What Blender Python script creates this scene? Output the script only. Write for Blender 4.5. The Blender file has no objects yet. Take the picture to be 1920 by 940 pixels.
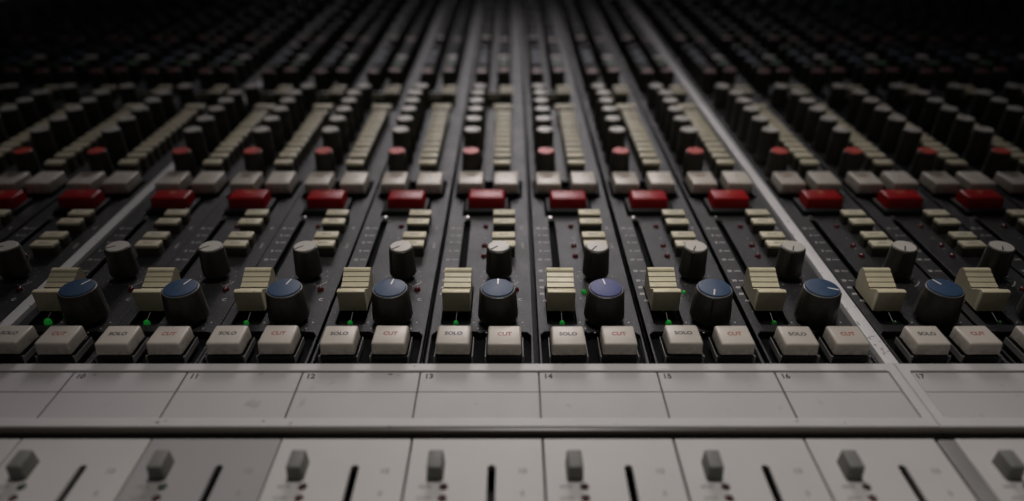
import bpy, bmesh, math, random
from mathutils import Vector, Matrix
R = math.radians
S = 0.001                      # all dimensions below are millimetres
scene = bpy.context.scene
C = scene.collection
rnd = random.Random(11)

# ------------------------------------------------------------------ camera
cam_d = bpy.data.cameras.new('camera'); cam = bpy.data.objects.new('camera', cam_d); C.objects.link(cam)
cam.location = (-8.91*S, -180.44*S, 149.67*S)
cam.rotation_euler = (R(90) - 0.5287, 0, 0)
cam_d.sensor_width = 36; cam_d.lens = 1300/1920*36
cam_d.clip_start = 0.005; cam_d.clip_end = 20
cam_d.dof.use_dof = True; cam_d.dof.focus_distance = 0.253; cam_d.dof.aperture_fstop = 4.5
cam_d.dof.aperture_blades = 0
scene.camera = cam

# ------------------------------------------------------------------ world and lamps
w = bpy.data.worlds.new('World'); scene.world = w; w.use_nodes = True
w.node_tree.nodes['Background'].inputs[0].default_value = (0.9, 0.93, 1, 1)
w.node_tree.nodes['Background'].inputs[1].default_value = 0.012
def aim(o, tgt):
    o.rotation_euler = (Vector(tgt)*S - o.location).to_track_quat('-Z', 'Y').to_euler()
def area(name, loc, tgt, sx, sy, power, col, spread=180):
    l = bpy.data.lights.new(name, 'AREA'); l.shape = 'RECTANGLE'; l.size = sx*S; l.size_y = sy*S
    l.energy = power; l.color = col; l.spread = R(spread)
    o = bpy.data.objects.new(name, l); C.objects.link(o); o.location = Vector(loc)*S; aim(o, tgt); return o
def spot(name, loc, tgt, rad, power, col, size, blend):
    l = bpy.data.lights.new(name, 'SPOT'); l.shadow_soft_size = rad*S; l.energy = power; l.color = col
    l.spot_size = R(size); l.spot_blend = blend
    o = bpy.data.objects.new(name, l); C.objects.link(o); o.location = Vector(loc)*S; aim(o, tgt); return o
spot('ceiling_spot_lamp', (10, 70, 900), (10, 60, 0), 60, 1.5, (1, .95, .90), 50, 1.0)
spot('added_near_pool', (25, 95, 650), (25, -42, 0), 45, 5.7, (1, .955, .92), 41, 1.0)  # narrow spot added so brightness falls off towards the sides
spot('added_middle_pool', (20, 190, 650), (20, 170, 0), 45, 4.9, (1, .955, .92), 37, 1.0)  # second added spot, stretches the bright pool away from the viewer
area('far_lamp', (0, 1020, 580), (0, 70, 0), 620, 420, 0.20, (1, .93, .96), 25)
area('added_front_fill', (-100, -450, 900), (0, 60, 0), 500, 300, 0.05, (1, .93, .85))  # weak fill added on the viewer's side, no real source there

scene.view_settings.view_transform = 'Standard'; scene.view_settings.look = 'None'
scene.view_settings.exposure = 0; scene.view_settings.gamma = 1
scene.cycles.use_denoising = True
scene.cycles.max_bounces = 6

# ------------------------------------------------------------------ materials
def mat(name, col, rough=.5, spec=.5, metal=0, noise=0, nscale=400, bump=0, bscale=2500, bdist=.05,
        sss=0, speck=None, dirt=None, emit=0, dirtz=None, rvar=0, coat=0):
    m = bpy.data.materials.new(name); m.use_nodes = True
    N = m.node_tree.nodes; L = m.node_tree.links; b = N['Principled BSDF']
    b.inputs['Roughness'].default_value = rough; b.inputs['Metallic'].default_value = metal
    b.inputs['Specular IOR Level'].default_value = spec
    if coat: b.inputs['Coat Weight'].default_value = coat; b.inputs['Coat Roughness'].default_value = .15
    geo = N.new('ShaderNodeNewGeometry'); tc = N.new('ShaderNodeTexCoord')
    def nz(scale, detail=3):
        n = N.new('ShaderNodeTexNoise'); n.inputs['Scale'].default_value = scale; n.inputs['Detail'].default_value = detail
        L.new(geo.outputs['Position'], n.inputs['Vector']); return n
    def ramp(src, a, bb):
        r = N.new('ShaderNodeMapRange'); r.inputs['From Min'].default_value = a; r.inputs['From Max'].default_value = bb
        L.new(src, r.inputs['Value']); return r.outputs['Result']
    def mix(fac, a, bcol):
        x = N.new('ShaderNodeMix'); x.data_type = 'RGBA'
        if hasattr(fac, 'links'): L.new(fac, x.inputs['Factor'])
        else: x.inputs['Factor'].default_value = fac
        if hasattr(a, 'links'): L.new(a, x.inputs['A'])
        else: x.inputs['A'].default_value = (*a, 1)
        x.inputs['B'].default_value = (*bcol, 1)
        return x.outputs['Result']
    cur = tuple(col)
    if noise:
        n = nz(nscale, 5)
        cur = mix(ramp(n.outputs['Fac'], .3, .75), cur, tuple(c*(1-noise) for c in col))
    oi = N.new('ShaderNodeObjectInfo')
    if rvar:
        cur = mix(ramp(oi.outputs['Random'], 0, 1/rvar), cur, tuple(c*.45 for c in col))
    if speck:
        n = nz(speck[1], 2); cur = mix(ramp(n.outputs['Fac'], speck[2], speck[2]+.06), cur, speck[0])
    if dirt:
        n = nz(dirt[1], 6)
        f = ramp(n.outputs['Fac'], dirt[2], dirt[2]+.12)
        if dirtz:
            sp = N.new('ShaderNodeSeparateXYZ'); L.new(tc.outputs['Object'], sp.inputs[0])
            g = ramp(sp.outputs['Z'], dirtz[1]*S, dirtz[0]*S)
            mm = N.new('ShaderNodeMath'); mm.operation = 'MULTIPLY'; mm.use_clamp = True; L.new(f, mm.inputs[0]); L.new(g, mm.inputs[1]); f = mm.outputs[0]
        cur = mix(f, cur, dirt[0])
    if hasattr(cur, 'links'): L.new(cur, b.inputs['Base Color'])
    else: b.inputs['Base Color'].default_value = (*cur, 1)
    if bump:
        n = nz(bscale, 2); bp = N.new('ShaderNodeBump'); bp.inputs['Strength'].default_value = bump; bp.inputs['Distance'].default_value = bdist*S
        L.new(n.outputs['Fac'], bp.inputs['Height']); L.new(bp.outputs[0], b.inputs['Normal'])
        n2 = nz(90, 4); rr = N.new('ShaderNodeMapRange'); rr.inputs['To Min'].default_value = max(.05, rough-.04); rr.inputs['To Max'].default_value = rough+.06
        rr.inputs['From Min'].default_value = .3; rr.inputs['From Max'].default_value = .7
        L.new(n2.outputs['Fac'], rr.inputs['Value']); L.new(rr.outputs['Result'], b.inputs['Roughness'])
    if sss:
        b.inputs['Subsurface Weight'].default_value = sss; b.inputs['Subsurface Radius'].default_value = (1, .8, .6)
        b.inputs['Subsurface Scale'].default_value = 2.0*S
    if emit:
        b.inputs['Emission Color'].default_value = (*col, 1); b.inputs['Emission Strength'].default_value = emit
    return m
M = dict(
 plate=mat('powder_coated_black_metal', (.015,.0142,.015), .45, .5, noise=.25, nscale=200, bump=.9, bscale=1900, bdist=.16, speck=((.30,.29,.27), 1900, .655)),  # pale specks put the coat's glossy sparkle into its colour
 gap=mat('chassis_black_metal', (.005,.005,.005), .6, .3),  # plain near-black metal of the chassis and module bodies
 void=mat('recess_shade_black', (.004,.004,.004), .85, .1),  # shade inside the slots and recesses put into the floor colour
 black=mat('black_plastic', (.007,.007,.007), .55, .25, bump=.25, bscale=1800),
 skirt=mat('charcoal_knob_plastic', (.032,.028,.022), .38, .5, noise=.35, nscale=500, bump=.25, bscale=2200, dirt=((.05,.045,.035), 900, .66)),
 blue=mat('blue_cap_plastic', (.022,.057,.120), .42, .5, noise=.25, nscale=900, bump=.9, bscale=3600, bdist=.09),
 silver=mat('silver_grey_cap', (.49,.46,.41), .42, .5, noise=.12, nscale=700, bump=.2, bscale=2500),
 violet=mat('violet_blue_cap_plastic', (.045,.060,.20), .42, .5, noise=.25, nscale=900, bump=.9, bscale=3600, bdist=.09),
 beige=mat('cream_plastic', (.68,.61,.42), .40, .5, noise=.10, nscale=300, bump=.15, bscale=1200, dirt=((.12,.09,.05), 800, .68)),
 beigecap=mat('aged_cream_button_plastic', (.66,.60,.43), .45, .4, rvar=.35, noise=.15, nscale=300, sss=.1),
 stem_shade=mat('shaded_cream_stem', (.045,.042,.028), .5, .4),  # cream button bodies darkened: shade on their sides put into the colour
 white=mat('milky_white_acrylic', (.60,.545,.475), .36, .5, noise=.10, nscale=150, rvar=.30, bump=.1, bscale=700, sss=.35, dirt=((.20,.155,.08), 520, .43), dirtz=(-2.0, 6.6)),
 red=mat('deep_red_acrylic', (.34,.004,.006), .34, .35, rvar=.4, noise=.2, nscale=200, sss=.1),
 redcap=mat('coral_red_cap', (.50,.055,.035), .42, .5),
 brown=mat('brown_red_cap', (.15,.04,.028), .42, .5),
 green_off=mat('green_cap', (.05,.13,.05), .42, .5),
 rail=mat('worn_pale_metal', (.72,.70,.70), .38, .5, noise=.12, nscale=60, bump=.2, bscale=500, dirt=((.16,.13,.10), 260, .625)),
 chip=mat('chipped_grey_metal', (.30,.27,.24), .5),
 rail_dull=mat('dull_grey_metal', (.26,.25,.24), .42, .5, noise=.2, nscale=60, bump=.2, bscale=500),
 frame=mat('pale_painted_frame', (.58,.56,.545), .46, .5, noise=.08, nscale=50, bump=.15, bscale=400, dirt=((.22,.18,.15), 190, .70)),
 label=mat('matt_white_label', (.50,.475,.47), .5, .4, noise=.08, nscale=45, bump=.1, bscale=600, dirt=((.30,.26,.24), 130, .66)),
 bronze=mat('dark_bronze_edge', (.085,.072,.058), .35, .5),
 line=mat('printed_brown_line', (.06,.045,.04), .6),
 fader=mat('white_fader_plate', (.58,.555,.53), .42, .5, noise=.07, nscale=40, bump=.12, bscale=500, dirt=((.3,.26,.22), 140, .74)),
 fader2=mat('lilac_grey_fader_plate', (.37,.353,.347), .42, .5, noise=.07, nscale=40, bump=.12, bscale=500),
 key=mat('grey_key_plastic', (.20,.197,.18), .5, .4, noise=.15, nscale=400),
 ink=mat('black_ink', (.02,.015,.015), .6), inkred=mat('red_brown_ink', (.32,.055,.02), .6),
 inkwhite=mat('white_print', (.50,.48,.45), .6), inkgrey=mat('grey_print', (.26,.24,.23), .6), inkgold=mat('gold_print', (.55,.24,.08), .5),
 metal=mat('bright_steel', (.55,.54,.52), .28, .5, metal=1), pointer=mat('white_pointer', (.72,.70,.66), .4),
 led_on=mat('lit_green_led', (.01,.26,.03), .15, .5, emit=.20), led_dim=mat('faint_green_led', (.01,.15,.02), .2, .5, emit=.08),
 led_red=mat('dark_red_led', (.085,.008,.01), .15, .6), led_clear=mat('unlit_green_led', (.02,.05,.02), .12, .6),
)

# ------------------------------------------------------------------ mesh helpers
def finish(bm, name, m, smooth=None):
    me = bpy.data.meshes.new(name)
    bmesh.ops.recalc_face_normals(bm, faces=bm.faces)
    bmesh.ops.scale(bm, vec=(S, S, S), verts=bm.verts)
    bm.to_mesh(me); bm.free(); me.materials.append(M[m])
    if smooth:
        me.polygons.foreach_set('use_smooth', [True]*len(me.polygons)); me.set_sharp_from_angle(angle=R(smooth))
    return me
def box_bm(bm, x0, x1, y0, y1, z0, z1, bev=0, seg=2, taper=0):
    r = bmesh.ops.create_cube(bm, size=1)
    for v in r['verts']:
        t = taper if v.co.z > 0 else 0
        v.co = Vector(((x0+x1)/2 + v.co.x*((x1-x0)-2*t), (y0+y1)/2 + v.co.y*((y1-y0)-2*t), (z0+z1)/2 + v.co.z*(z1-z0)))
    if bev:
        es = {e for v in r['verts'] for e in v.link_edges if max(u.co.z for u in e.verts) > z0+.01}
        bmesh.ops.bevel(bm, geom=list(es), offset=bev, segments=seg, profile=.5, affect='EDGES')
def box_me(name, m, *a, **k):
    bm = bmesh.new(); box_bm(bm, *a, **k); return finish(bm, name, m, 32 if k.get('bev') else None)
def lathe_me(name, m, prof, n=40, flute=0, fn=12, smooth=35):
    bm = bmesh.new(); rings = []
    for (r, z) in prof:
        if r == 0: rings.append([bm.verts.new((0, 0, z))])
        else:
            ring = []
            for i in range(n):
                a = 2*math.pi*i/n; q = 1 + (flute*abs(math.sin(a*fn/2)) if flute else 0)
                ring.append(bm.verts.new((r*q*math.cos(a), r*q*math.sin(a), z)))
            rings.append(ring)
    for A, B in zip(rings, rings[1:]):
        for i in range(n):
            j = (i+1) % n
            if len(A) == 1: bm.faces.new((A[0], B[i], B[j]))
            elif len(B) == 1: bm.faces.new((A[i], A[j], B[0]))
            else: bm.faces.new((A[i], A[j], B[j], B[i]))
    return finish(bm, name, m, smooth)
def prism_me(name, m, prof, x0, x1, bev=0):
    bm = bmesh.new()
    A = [bm.verts.new((x0, y, z)) for y, z in prof]; B = [bm.verts.new((x1, y, z)) for y, z in prof]
    bm.faces.new(A); bm.faces.new(B[::-1])
    n = len(prof)
    for i in range(n): bm.faces.new((A[i], A[(i+1) % n], B[(i+1) % n], B[i]))
    if bev: bmesh.ops.bevel(bm, geom=list(bm.edges), offset=bev, segments=2, affect='EDGES', clamp_overlap=True)
    return finish(bm, name, m)
def rrect(x0, y0, x1, y1, r=0, n=5):
    if r <= 0: return [(x0, y0), (x1, y0), (x1, y1), (x0, y1)]
    P = []
    for cx, cy, a0 in ((x1-r, y0+r, -90), (x1-r, y1-r, 0), (x0+r, y1-r, 90), (x0+r, y0+r, 180)):
        for k in range(n+1):
            a = R(a0 + 90*k/n); P.append((cx+r*math.cos(a), cy+r*math.sin(a)))
    return P
def circ(cx, cy, r, n=20): return [(cx+r*math.cos(2*math.pi*k/n), cy+r*math.sin(2*math.pi*k/n)) for k in range(n)]
def sheet_me(name, m, loops, z0, z1, bev=.12):
    """a flat plate with real holes: outlines filled, given thickness and a small edge rounding"""
    cu = bpy.data.curves.new(name, 'CURVE'); cu.dimensions = '2D'; cu.fill_mode = 'BOTH'
    for P in loops:
        s = cu.splines.new('POLY'); s.points.add(len(P)-1); s.use_cyclic_u = True
        for p, (x, y) in zip(s.points, P): p.co = (x*S, y*S, 0, 1)
    cu.extrude = ((z1-z0)/2 - bev)*S; cu.bevel_depth = bev*S; cu.bevel_resolution = 1; cu.offset = -bev*S
    o = bpy.data.objects.new('tmp', cu); C.objects.link(o)
    bpy.context.view_layer.update()
    me = bpy.data.meshes.new_from_object(o.evaluated_get(bpy.context.evaluated_depsgraph_get()))
    bpy.data.objects.remove(o)
    me.transform(Matrix.Translation((0, 0, (z0+z1)/2*S))); me.name = name
    me.materials.clear(); me.materials.append(M[m])
    return me
def text_bm(bm, s, x, y, size, z, wide=1.0, rot=0, align='CENTER', thick=.02, bold=0):
    cu = bpy.data.curves.new('t', 'FONT'); cu.body = s; cu.size = size; cu.align_x = align; cu.align_y = 'CENTER'
    cu.extrude = thick; cu.offset = bold; cu.resolution_u = 3
    o = bpy.data.objects.new('tmp', cu); C.objects.link(o); bpy.context.view_layer.update()
    me = bpy.data.meshes.new_from_object(o.evaluated_get(bpy.context.evaluated_depsgraph_get()))
    bpy.data.objects.remove(o)
    me.transform(Matrix.Translation((x, y, z)) @ Matrix.Rotation(R(rot), 4, 'Z') @ Matrix.Diagonal((wide, 1, 1, 1)))
    bm.from_mesh(me); bpy.data.meshes.remove(me)
def obj(name, me, parent=None, loc=(0, 0, 0), rot=0, tilt=0, label=None):
    o = bpy.data.objects.new(name, me); C.objects.link(o); o.parent = parent
    o.location = Vector(loc)*S; o.rotation_euler = (R(tilt), 0, R(rot))
    if label: o['label'] = label
    return o
def thing(name, label, cat, loc=(0, 0, 0), group=None):
    o = bpy.data.objects.new(name, None); C.objects.link(o); o.location = Vector(loc)*S
    o.empty_display_size = .01; o['label'] = label; o['category'] = cat
    if group: o['group'] = group
    return o

P = 38.1; RAIL = 5.6; YEND = 760
def origin(i):                     # left seam of channel i (14 stands at 0)
    g = 1 if i >= 17 else (-1 if i <= 8 else 0)
    off = {9: 2.0, 10: .6, 11: -.6, 12: -1.0, 13: -.7, 14: -.2, 15: .35, 16: .6}.get(i, 2.0 if i < 9 else .6)   # modules seated a little unevenly
    return (i-14)*P + g*RAIL + off
def fader_origin(i):
    g = 1 if i >= 17 else (-1 if i <= 8 else 0)
    return (i-14)*P + g*RAIL + {12: -.1, 13: 0, 14: .12, 15: .28, 16: .4}.get(i, 0 if i < 12 else .4)

# ------------------------------------------------------------------ setting: what the modules sit on
bm = bmesh.new(); box_bm(bm, -620, 760, -140, 900, -40, -9)
o = obj('console_surface', finish(bm, 'console_surface', 'gap')); o['kind'] = 'structure'

# ------------------------------------------------------------------ faceplate
KB = (24.8, 26.0); KW = (24.7, 55.2); KR = 8.8          # blue knob, silver knob, red knob column
FX = 9.4                                                # fader column
LEFTK = [(154.5, 'redcap', 'low'), (172, 'silver', 'tall'), (189.5, 'silver', 'tall'), (206, 'silver', 'tall'), (221.5, 'silver', 'tall'), (236.5, 'silver', 'tall'),
         (266, 'silver', 'low'), (301, 'brown', 'low'), (316, 'black_', 'low'), (331, 'blue', 'low'), (349, 'blue', 'low'), (368, 'black_', 'low'), (397, 'brown', 'low'), (414, 'black_', 'low'),
         (436, 'black_', 'low'), (458, 'black_', 'low'), (484, 'black_', 'low'), (510, 'black_', 'low'), (545, 'blue', 'low'), (580, 'black_', 'low'), (620, 'black_', 'low')]
RIGHTK = [(304, 'brown', 'low'), (322, 'green_off', 'low'), (338, 'silver', 'low'), (355, 'black_', 'low'), (374, 'black_', 'low'), (392, 'brown', 'low'), (412, 'black_', 'low'),
          (435, 'black_', 'low'), (460, 'black_', 'low'), (492, 'black_', 'low'), (530, 'black_', 'low'), (570, 'black_', 'low'), (615, 'black_', 'low')]
holes = [[(1.5, .8), (36.4, .8), (36.6, 16.2), (35.2, 18.2), (31, 18.6), (19.8, 18.6), (18.5, 17.6), (17.6, 18.6), (3.0, 18.6), (1.5, 16.8)],
         rrect(4.1, 22.6, 14.9, 48, 1.1), rrect(8.0, 49.5, 11.0, 103.5, 1.4),
         [(6.6, 107.5), (29.4, 107.5), (29.4, 124.5), (35, 127), (35, 147), (1.8, 147), (1.8, 127), (6.6, 124.5)]]
plate = sheet_me('faceplate', 'plate', [rrect(.75, .2, P-.75, YEND)] + holes, -1.6, 0, .14)
strip_side = box_me('module_body', 'gap', .9, P-.9, .6, YEND, -8.5, -4.6)
well_floor = box_me('recess_floor', 'void', 1.3, P-1.3, .5, 155, -4.5, -3.2)

# ------------------------------------------------------------------ control meshes
big_skirt = lathe_me('knob_skirt', 'skirt', [(0, .4), (7.2, .4), (7.25, .9), (7.15, 2.2), (6.45, 11.2), (6.2, 11.7), (5.95, 11.8), (5.9, 11.4), (0, 11.4)], 90, .016, 18)
big_cap = lathe_me('knob_cap', 'blue', [(0, 11.3), (5.8, 11.3), (5.8, 12.05), (5.55, 12.4), (5.1, 12.5), (0, 12.55)], 56)
big_ring = lathe_me('rim_highlight', 'rail_dull', [(5.86, 11.5), (6.02, 11.95), (5.82, 11.95)], 56)  # grey ring added as the bright edge highlight of the skirt
big_ptr = box_me('pointer_line', 'pointer', -.28, .28, 1.7, 5.3, 12.5, 12.62)
big_groove = prism_me('pointer_groove', 'ink', [(6.3, 1.0), (7.36, 1.0), (6.62, 11.3), (6.0, 11.4)], -.38, .38)
mid_skirt = lathe_me('knob_skirt', 'skirt', [(0, .3), (5.1, .3), (5.3, 1.0), (5.15, 2), (4.7, 11.4), (4.5, 11.9), (4.3, 12.0), (0, 12.0)], 56, .018, 10)
def hi(me, dz, f=1.0):
    c = me.copy()
    for v in c.vertices:
        if v.co.z > .004 or f == 1.0: v.co.z += dz*S
    return c
def mid_cap(m): return lathe_me('knob_cap', m, [(0, 11.9), (4.25, 11.9), (4.25, 12.35), (4.0, 12.6), (0, 12.66)], 44)
mid_caps = {k: mid_cap(k) for k in ('silver', 'redcap', 'brown', 'blue', 'green_off')}; mid_caps['black_'] = mid_cap('black')
mid_ptr = box_me('pointer_line', 'ink', -.24, .24, .5, 4.0, 12.6, 12.74)
mid_groove = prism_me('pointer_groove', 'ink', [(4.6, 1.1), (5.42, 1.1), (4.86, 11.6), (4.3, 11.8)], -.38, .38)

tall_skirt = hi(mid_skirt, 6.4, 0); low_skirt = hi(mid_skirt, 1.4, 0)
kits = {'mid': (mid_skirt, mid_caps, mid_ptr, mid_groove),
        'tall': (tall_skirt, {k: hi(v, 6.4) for k, v in mid_caps.items()}, hi(mid_ptr, 6.4), hi(mid_groove, 6.4, 0)),
        'low': (low_skirt, {k: hi(v, 1.4) for k, v in mid_caps.items()}, hi(mid_ptr, 1.4), hi(mid_groove, 1.4, 0))}
# fader cap: front block, three stepped ribs, rounded back ridge, all one moulded profile
fp = [(0, .9), (0, 8.4), (.4, 9.05), (1.3, 9.2), (1.8, 9.0), (5.6, 6.7), (6.3, 6.5), (6.5, 7.05), (8.3, 7.75), (8.4, 7.25), (8.6, 7.25), (8.7, 7.95), (10.3, 8.75), (10.4, 8.25),
      (10.6, 8.25), (10.7, 8.95), (12.2, 9.75), (12.3, 9.25), (12.5, 9.25), (12.7, 10.0), (13.2, 10.5), (14.1, 10.65), (14.9, 10.3), (15.6, 9.3), (15.9, 7.5), (15.9, 4), (15.4, .9)]
fader_me = prism_me('fader_cap', 'beige', fp, -5.05, 5.05)
fader_front = box_me('front_grip', 'beige', -5.15, 5.15, -.35, 1.6, .8, 9.2, bev=.4, seg=3)
def shade_strips():
    bm = bmesh.new()
    for y, z in ((6.4, 6.9), (8.5, 7.5), (10.5, 8.5), (12.4, 9.5)): box_bm(bm, -5.06, 5.06, y-.1, y+.1, z-.3, z)  # black strips laid in the rib notches as crease shade
    return finish(bm, 'groove_shade', 'ink')
fader_shade = shade_strips()
fader_stem = box_me('fader_stem', 'metal', -.6, .6, 3, 10, -4, 1)

but_me = box_me('solo_button', 'white', -5.75, 5.75, -5.3, 5.3, 2.6, 7.0, bev=.75, seg=3, taper=.2)
but_base = box_me('button_base', 'black', -5.6, 5.6, -5.9, 5.4, -3.2, 2.2, bev=.15)
def bracket():
    bm = bmesh.new()
    for s in (-1, 1): box_bm(bm, s*6.3-.1, s*6.3+.1, -5.4, 5.4, -.6, 1.7); 
    for s in (-1, 1): box_bm(bm, s*6.3-.2, s*6.3+.2, -5.9, -5.35, -.6, 2.3, bev=.08)
    return finish(bm, 'steel_bracket', 'rail_dull')
brk = bracket()
def txt_me(name, m, s, size, z, wide=1, y=0):
    bm = bmesh.new(); text_bm(bm, s, 0, y, size, z, wide, thick=.012, bold=.07); return finish(bm, name, m)
solo_t = txt_me('solo_lettering', 'ink', 'SOLO', 2.45, 7.015, .95, .3)
cut_t = txt_me('cut_lettering', 'inkred', 'CUT', 2.6, 7.015, .92, .2)
red_me = box_me('red_button', 'red', -8.8, 8.8, -5.2, 5.2, 1.2, 6.8, bev=1.0, seg=3, taper=.4)
red_base = box_me('button_base', 'black', -10.4, 10.2, -7.0, 7.6, -3.2, 1.6, bev=.3)
red_t = [txt_me('gold_numeral', 'inkgold', s, 2.5, 6.82, 1.2, 1.5) for s in ('C', 'M', 'CH', 'G')]
wb_me = box_me('white_button', 'white', -6.2, 6.2, -7.6, 7.6, .8, 6.2, bev=.7, seg=3, taper=.2)
wb_base = box_me('button_base', 'black', -6.6, 6.6, -8.1, 7.9, -3.2, 1.0)
wb_t1 = txt_me('red_mark', 'inkred', 'REC', 2.2, 6.22, 1, 1.5); wb_t2 = txt_me('grey_mark', 'inkgrey', '+', 2.8, 6.22, 1, 1)
small_stem = box_me('button_stem', 'stem_shade', -4.75, 4.75, -2.4, 2.6, -.2, 4.1, bev=.25)
small_cap = box_me('cream_cap', 'beigecap', -4.95, 4.95, -2.5, 2.5, 4.1, 5.4, bev=.35, seg=2)
rib_t = txt_me('cap_lettering', 'inkgrey', 'MNT', 1.5, 5.42, 1.3)
ladder_stem = box_me('ladder_stem', 'stem_shade', -4.2, 4.2, -2.4, 2.5, -.2, 7.2, bev=.25)
ladder_cap = box_me('ladder_cap', 'beigecap', -4.5, 4.5, -2.5, 2.5, 7.2, 8.7, bev=.35, seg=2)
wide_cap = box_me('wide_button', 'beigecap', -5.8, 5.8, -3.2, 3.2, 7.2, 8.8, bev=.4, seg=2)
dome = lathe_me('led_dome', 'led_on', [(0, 1.9), (.5, 1.8), (1.0, 1.35), (1.3, .7), (1.4, 0), (1.4, -.8), (0, -.8)], 20, smooth=60)
def recol(me, m): c = me.copy(); c.materials.clear(); c.materials.append(M[m]); return c
dome_dim, dome_red, dome_clear = recol(dome, 'led_dim'), recol(dome, 'led_red'), recol(dome, 'led_clear')
dome_green2 = recol(dome, 'led_on')
led_wire = lathe_me('led_wire', 'rail_dull', [(0, 0), (.11, 0), (.11, 4.5), (0, 4.5)], 8)
screw = lathe_me('screw_head', 'metal', [(0, .9), (.9, .75), (1.25, .3), (1.3, -.1), (0, -.1)], 16)

violet_cap = recol(big_cap, 'violet')
def prints(pan):
    """white legend printed on the faceplate"""
    bm = bmesh.new()
    rows = [(95.6, '10'), (89, '5'), (82.7, '0'), (75.4, '5'), (68.2, '10'), (59.2, '20'), (52, '30'), (47, '40'), (42.5, '60'), (37.8, '\u221e')]
    for y, s in rows:
        text_bm(bm, s, 2.0 if len(s) > 1 else 3.0, y, 1.9 if s != '\u221e' else 3.0, .03, .95, align='LEFT' , bold=.07)
        x0 = 4.7
        if y > 47: box_bm(bm, x0, 7.4 if y > 56 else x0 + 1.8, y-.2, y+.2, .01, .04)
    cx, cy = KB
    for a in (-128, -154, 154, 128, 103, -103):
        x, y = cx + 9.1*math.sin(R(a)), cy + 9.1*math.cos(R(a))
        box_bm(bm, x-.25, x+.25, y-.25, y+.25, .01, .04)
    text_bm(bm, 'C', 33.0, 38.6, 2.3, .03, bold=.04); text_bm(bm, 'L', 17.6, 39.5, 1.7, .03)
    cx, cy = KW
    for k in range(11):
        a = -150 + 30*k; x, y = cx + 7.0*math.sin(R(a)), cy + 7.0*math.cos(R(a)); box_bm(bm, x-.18, x+.18, y-.18, y+.18, .01, .04)
    for k in range(7):                                   # arc mark right of the silver knob
        a = 118 + 5*k; x, y = cx + 8.6*math.sin(R(a)), cy + 8.6*math.cos(R(a)); box_bm(bm, x-.13, x+.13, y-.35, y+.35, .01, .04)
    text_bm(bm, 'AFL', 34.2, 96, 1.7, .03, rot=90); text_bm(bm, 'INPUT', 34.6, 80, 1.6, .03, rot=90)
    text_bm(bm, 'A', 18.2, 86.5, 1.4, .03); text_bm(bm, 'B', 18.2, 77.4, 1.4, .03); text_bm(bm, 'M', 17.8, 96.2, 1.4, .03)
    return finish(bm, 'printed_legend', 'inkwhite')
legend = prints(0)

# ------------------------------------------------------------------ divider rails
rail_me = box_me('rail_bar', 'rail', .35, RAIL-.55, -.2, YEND, -8, .9, bev=.25)
for i, lab in ((9, 'long pale worn metal rail at the left between the channel strips'), (17, 'long pale chipped metal rail at the right, just past the strip above label 16')):
    t = thing('divider_rail', lab, 'metal rail', (origin(i)-RAIL, 0, 0), 'pale rails dividing the blocks of channel strips')
    obj('rail_bar', rail_me, t)
    bm = bmesh.new()
    for (x, y, a, b) in ((1.0, 22, .35, 1.6), (2.6, 14.5, .9, .35), (3.9, 11.5, .5, .25), (1.4, 9.6, .5, .9), (4.3, 6.2, .6, .3), (2.2, 4.8, .25, .9), (.7, 31, .2, 1.4), (4.9, 52, .2, 1.0), (.7, 88, .25, 1.1)):
        vs = [bm.verts.new((min(max(x + a*rnd.uniform(.6, 1.1)*math.cos(q*.628), .62), RAIL-.82), y + b*rnd.uniform(.6, 1.1)*math.sin(q*.628), .912)) for q in range(10)]
        bm.faces.new(vs)
    obj('paint_chip', finish(bm, 'paint_chip', 'chip'), t)

# ------------------------------------------------------------------ channel strips
bang = {9: 28, 10: 22, 11: 14, 12: 7, 13: 1, 14: -7, 15: 197, 16: 112, 17: -24}
wang = {8: 238, 9: 240, 10: 232, 11: 232, 12: 228, 13: 226, 14: 215, 15: 204, 16: 202, 17: 206, 18: 208}
ORD = ['', 'first', 'second', 'third', 'fourth', 'fifth', 'sixth', 'seventh', 'eighth', 'ninth', 'tenth', 'eleventh', 'twelfth']
def strip_label(i):
    if i == 9: return 'dark channel strip just right of the left pale rail, blue knob half covering its fader'
    if i == 13: return 'dark channel strip above label 13, blue knob pointing straight away from the viewer'
    if i == 14: return 'dark channel strip above label 14, with a second green light left of its blue knob'
    if i == 15: return 'dark channel strip above label 15, blue knob turned with its line towards the viewer'
    if i == 16: return 'dark channel strip above label 16, blue knob turned right, beside the right pale rail'
    if i == 17: return 'dark channel strip above label 17, just right of the right pale rail'
    if i == 10: return 'dark channel strip above label 10, bright green light between its SOLO and CUT buttons'
    if i == 11: return 'dark channel strip above label 11, straight above the greyer fader plate'
    if i == 12: return 'dark channel strip above label 12, the label cell with a small pen dash'
    if i > 17: return '%s dark channel strip right of the right pale rail, in dim light' % ORD[i-16]
    return '%s dark channel strip left of the left pale rail, in dim light' % ORD[9-i]

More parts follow.
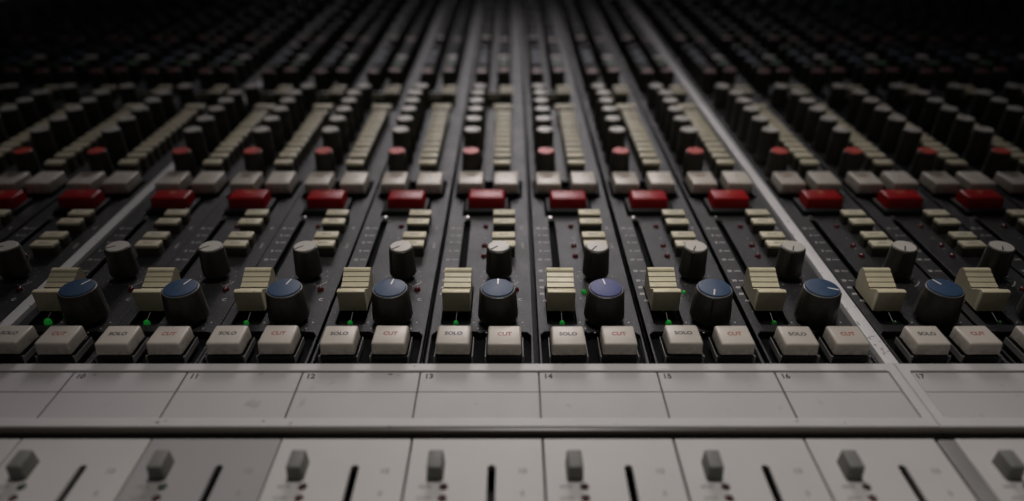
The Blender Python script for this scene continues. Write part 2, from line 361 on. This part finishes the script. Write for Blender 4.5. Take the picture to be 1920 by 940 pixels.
def knob(t, x, y, ang, kind, cap=None):
    sub = origin(cur_i) + x
    if kind == 'big':
        k = obj('pan_knob', big_skirt, t, (x, y, 1.6), -ang)
        obj('knob_cap', violet_cap if cur_i == 14 else big_cap, k); obj('rim_highlight', big_ring, k); obj('pointer_line', big_ptr, k)
        obj('pointer_groove', big_groove, k)
    else:
        sk, caps, ptr, gr = kits[kind]
        k = obj('small_knob', sk, t, (x, y, 1.6 if kind == 'mid' else 0), -ang)
        obj('knob_cap', caps[cap], k)
        if y < 300: obj('pointer_line', ptr, k); obj('pointer_groove', gr, k)
    return k
def seen(i, y):                     # does the photograph reach this control?
    x = origin(i) + 19 + 8.96; depth = (y+182.5)*.871 + 70
    return abs(x) < 960/1300*depth + 60
for i in range(1, 29):
    cur_i = i
    t = thing('channel_strip', strip_label(i), 'channel strip', (origin(i), 0, 0), 'channel strips standing side by side across the console')
    j = lambda a: rnd.uniform(-a, a)
    obj('faceplate', plate, t); obj('module_body', strip_side, t); obj('recess_floor', well_floor, t)
    obj('printed_legend', legend, t)
    if seen(i, 10):
        s = obj('solo_button', but_me, t, (10.3+j(.12), 6.5+j(.15), .9+j(.22)), j(1.0), j(1.2)); obj('solo_lettering', solo_t, s)
        b = obj('button_base', but_base, t, (10.3, 6.9, .6)); obj('steel_bracket', brk, b)
        s = obj('cut_button', but_me, t, (27.3+j(.12), 6.5+j(.15), .9+j(.22)), j(1.0), j(1.2)); obj('cut_lettering', cut_t, s)
        b = obj('button_base', but_base, t, (27.3, 6.9, .6)); obj('steel_bracket', brk, b)
        f = obj('fader', fader_me, t, (FX, 30.4+j(.2), 0), j(.5)); obj('front_grip', fader_front, f); obj('groove_shade', fader_shade, f); obj('fader_stem', fader_stem, f)
        lit = i <= 15
        l = obj('green_light', dome if lit else (dome_dim if i == 16 else dome_clear), t, (FX+.1 + (1.8 if i == 9 else .8 if i == 10 else 0), 23.6, -.1 + (.5 if i == 9 else 0)), label='lit green light' if lit else None)
        sc_ = {9: .92, 10: .82, 15: .8}.get(i, .68); l.scale = (sc_, sc_, sc_*.9)
        wre = obj('led_wire', led_wire, t, (FX+.1, 24.6, -.3)); wre.rotation_euler = (R(-74), 0, 0)
        if i in (14, 15):
            l = obj('green_light', dome_green2, t, (19.2, 43.5, -.3), label='lit green light beside the blue knob'); l.scale = (.9, .9, .9) if i == 14 else (.7, .7, .7)
        knob(t, KB[0], KB[1], bang.get(i, rnd.uniform(-30, 60)), 'big')
    if seen(i, 60):
        knob(t, KW[0], KW[1], wang.get(i, rnd.uniform(180, 240)), 'mid', 'silver')
        obj('red_light', dome_red, t, (31.4, 45.2, -.4))
        for y in (70.8, 79.4, 97): obj('red_light', dome_red, t, (18.0, y, -.5))
        for y in (73.0, 80.6, 93.0, 101.6):
            s = obj('cream_button', small_stem, t, (26.4+j(.15), y, j(.12)), j(.8)); obj('cream_cap', small_cap, s); obj('cap_lettering', rib_t, s)
        obj('slot_screw', screw, t, (9.4, 105.6, 0))
    if seen(i, 120):
        s = obj('red_button', red_me, t, (17.9+j(.3), 117.8, j(.3)), j(1)); obj('gold_numeral', red_t[i % 4], s)
        obj('button_base', red_base, t, (17.9, 116.6, 0))
        for x, tt in ((9.5, wb_t1), (27.0, wb_t2)):
            s = obj('white_button', wb_me, t, (x+j(.15), 138, j(.2)), j(.8)); obj('button_mark', tt, s)
            obj('button_base', wb_base, t, (x, 138, 0))
    if seen(i, 170):
        for y in [152.6] + [161.5+7.6*k for k in range(10)]:
            s = obj('ladder_button', ladder_stem, t, (24.7+j(.12), y, j(.15)), j(.7)); obj('cream_cap', ladder_cap, s)
        s = obj('wide_button', ladder_stem, t, (24.2, 241, 0)); obj('cream_cap', wide_cap, s)
    if seen(i, 270):
        for x, y in ((17.5, 273), (26.0, 271), (26.0, 281)):
            s = obj('wide_button', ladder_stem, t, (x, y, 0)); obj('cream_cap', small_cap if x < 20 else ladder_cap, s)
    for y, c, kd in LEFTK:
        if seen(i, y): knob(t, KR, y, rnd.uniform(-130, 130), kd, c)
    for y, c, kd in RIGHTK:
        if seen(i, y): knob(t, 23.9, y, rnd.uniform(-130, 130), kd, c)

# ------------------------------------------------------------------ label strips (white write-on band in front of the channel strips)
num = {}
def numeral(n):
    if n not in num:
        bm = bmesh.new(); text_bm(bm, str(n), 1.5, -6.9, 3.1, 1.02, .95, align='LEFT', thick=.015, bold=.11); num[n] = finish(bm, 'numeral', 'ink')
    return num[n]
def label_strip(i0, i1, lab):
    x0, x1 = origin(i0), origin(i1)+P
    t = thing('label_strip', lab, 'label strip', (x0, 0, 0), 'white label strips in front of the channel strips')
    wdt = x1-x0
    fr = sheet_me('frame', 'frame', [rrect(-RAIL/2+.1, -29.9, wdt+RAIL/2-.1, -.9, .3), rrect(.6, -26.2, wdt-.6, -4.6, .9)], -2, 1.5, .35)
    f = obj('frame', fr, t)
    obj('front_lip', prism_me('front_lip', 'bronze', [(-29.9, .9), (-30.6, .7), (-31.0, .1), (-31.0, -8), (-29, -8), (-29, -.5)], -RAIL/2+.1, wdt+RAIL/2-.1), t)
    bm = bmesh.new(); box_bm(bm, .2, wdt-.2, -27, -4.2, -1.5, .35); obj('backing', finish(bm, 'backing', 'line'), t)
    for n in range(i0, i1+1):
        xx = origin(n)-x0; pw = (origin(n+1)-origin(n)) if n < i1 else P; a = .95 if n == i0 else .27; b = .95 if n == i1 else .27
        for (ya, yb) in ((-14.13, -4.95), (-26.0, -14.38)):
            bm = bmesh.new(); box_bm(bm, a, pw-b, ya, yb, .3, 1.0, bev=.05, seg=1)
            c = obj('label_card', finish(bm, 'label_card', 'label'), t, (xx, 0, rnd.uniform(-.03, .03)))
            if ya > -15 and n >= 10: obj('numeral', numeral(n), c)
    return t
label_strip(1, 8, 'white label strip left of the one numbered from 10, mostly out of frame')
ls = label_strip(9, 16, 'long white label strip numbered 10 to 16 across the middle')
label_strip(17, 24, 'white label strip at right starting with number 17')
# pen marks and chips on the middle strip
bm = bmesh.new()
ox = origin(9)
for (x, y, a, b) in ((-48.5-ox, -5.9, .9, .25), (-45.9-ox, -6.4, .3, .12), (-154.6-ox+10, -6.2, .5, .2)):
    bmesh.ops.create_circle(bm, cap_ends=True, segments=10, radius=1, matrix=Matrix.Translation((x, y, 1.06)) @ Matrix.Diagonal((a, b, 1, 1)))
o = obj('pen_mark', finish(bm, 'pen_mark', 'ink'), ls)
bm = bmesh.new()
for (x, y, a, b) in ((-114.4, -28.2, .7, .35), (-112.2, -27.6, .35, .2), (-83, -27.6, .5, .25), (-74.6, -28.3, .35, .2), (76, -27.6, .6, .2), (90, -28.4, .3, .2), (22, -28.6, .25, .15), (-41, -2.4, .4, .12), (55, -3.1, .3, .12)):
    bmesh.ops.create_circle(bm, cap_ends=True, segments=9, radius=1, matrix=Matrix.Translation((x-ox, y, 1.52)) @ Matrix.Diagonal((a, b, 1, 1)))
obj('paint_chip', finish(bm, 'paint_chip', 'line'), ls)

# ------------------------------------------------------------------ small fader plates in the foreground
key_me = box_me('grey_key', 'key', -2.3, 2.3, -3.5, 3.5, -.5, 4.6, bev=.55, seg=3, taper=.25)
hole_led = lathe_me('indicator', 'led_red', [(0, .5), (.55, .4), (.85, 0), (.9, -.6), (0, -.6)], 16, smooth=60)
fholes = [rrect(22.4, -130, 24.6, -43.0, 1.0), circ(10.6, -50.6, 1.2), circ(10.6, -54.4, 1.2)]
fplate = sheet_me('white_plate', 'fader', [rrect(.25, -132, P-.25, -33.0, .3)] + fholes, -2.5, -.3, .15)
fplate2 = recol(fplate, 'fader2')
fprints = []
for nm, tx, x, y, sz in (('scale_numeral', '10', 32, -45.2, 2.6), ('scale_numeral', '5', 32, -52.9, 2.3), ('scale_numeral', '0', 32, -60.5, 2.3), ('printed_word', 'MUTE', 5.6, -50.6, 1.3), ('printed_word', 'AUTO', 5.6, -54.4, 1.3)):
    bm = bmesh.new(); text_bm(bm, tx, x, y, sz, -.27, 1, bold=.05); fprints.append((nm, finish(bm, nm, 'inkgrey')))
for i in range(8, 20):
    if i < 9: lab = 'white fader plate at the far left of the foreground, cut by the frame'
    elif i == 11: lab = 'greyer fader plate below label 11, darker than its neighbours'
    elif i == 9: lab = 'white fader plate left of the one below label 10'
    elif i < 17: lab = {10: 'white fader plate below label 10, just left of the greyer one', 12: 'white fader plate below label 12, just right of the greyer one',
        13: 'white fader plate below label 13, left of the bottom centre', 14: 'white fader plate below label 14, right of the bottom centre',
        15: 'white fader plate below label 15, second to the left of the dull grey rail', 16: 'white fader plate below label 16, touching the dull grey rail'}[i]
    elif i == 17: lab = 'white fader plate below label 17, past the dull grey rail'
    else: lab = '%s fader plate right of the dull grey rail, outside the frame' % ORD[i-16]
    t = thing('fader_plate', lab, 'fader panel', (fader_origin(i), 0, 0), 'fader plates along the front of the console')
    obj('white_plate', fplate2 if i == 11 else fplate, t); obj('grey_key', key_me, t, (8.2+rnd.uniform(-.1, .1), -44.9, 0), rnd.uniform(-1, 1))
    obj('indicator', dome_clear if i < 12 else hole_led, t, (10.6, -50.6, -1.6)); obj('indicator', hole_led, t, (10.6, -54.4, -.9))
    for nm, me in fprints: obj(nm, me, t)
for i, lab in ((17, 'dull grey metal rail between the foreground fader plates at right'), (9, 'dull grey metal rail between the foreground fader plates at left')):
    t = thing('front_rail', lab, 'metal rail', (fader_origin(i)-RAIL, 0, 0))
    obj('rail_bar', box_me('rail_bar', 'rail_dull', .3, RAIL-.3, -132, -33.8, -8, .2, bev=.3), t)
print('objects', len(bpy.data.objects))
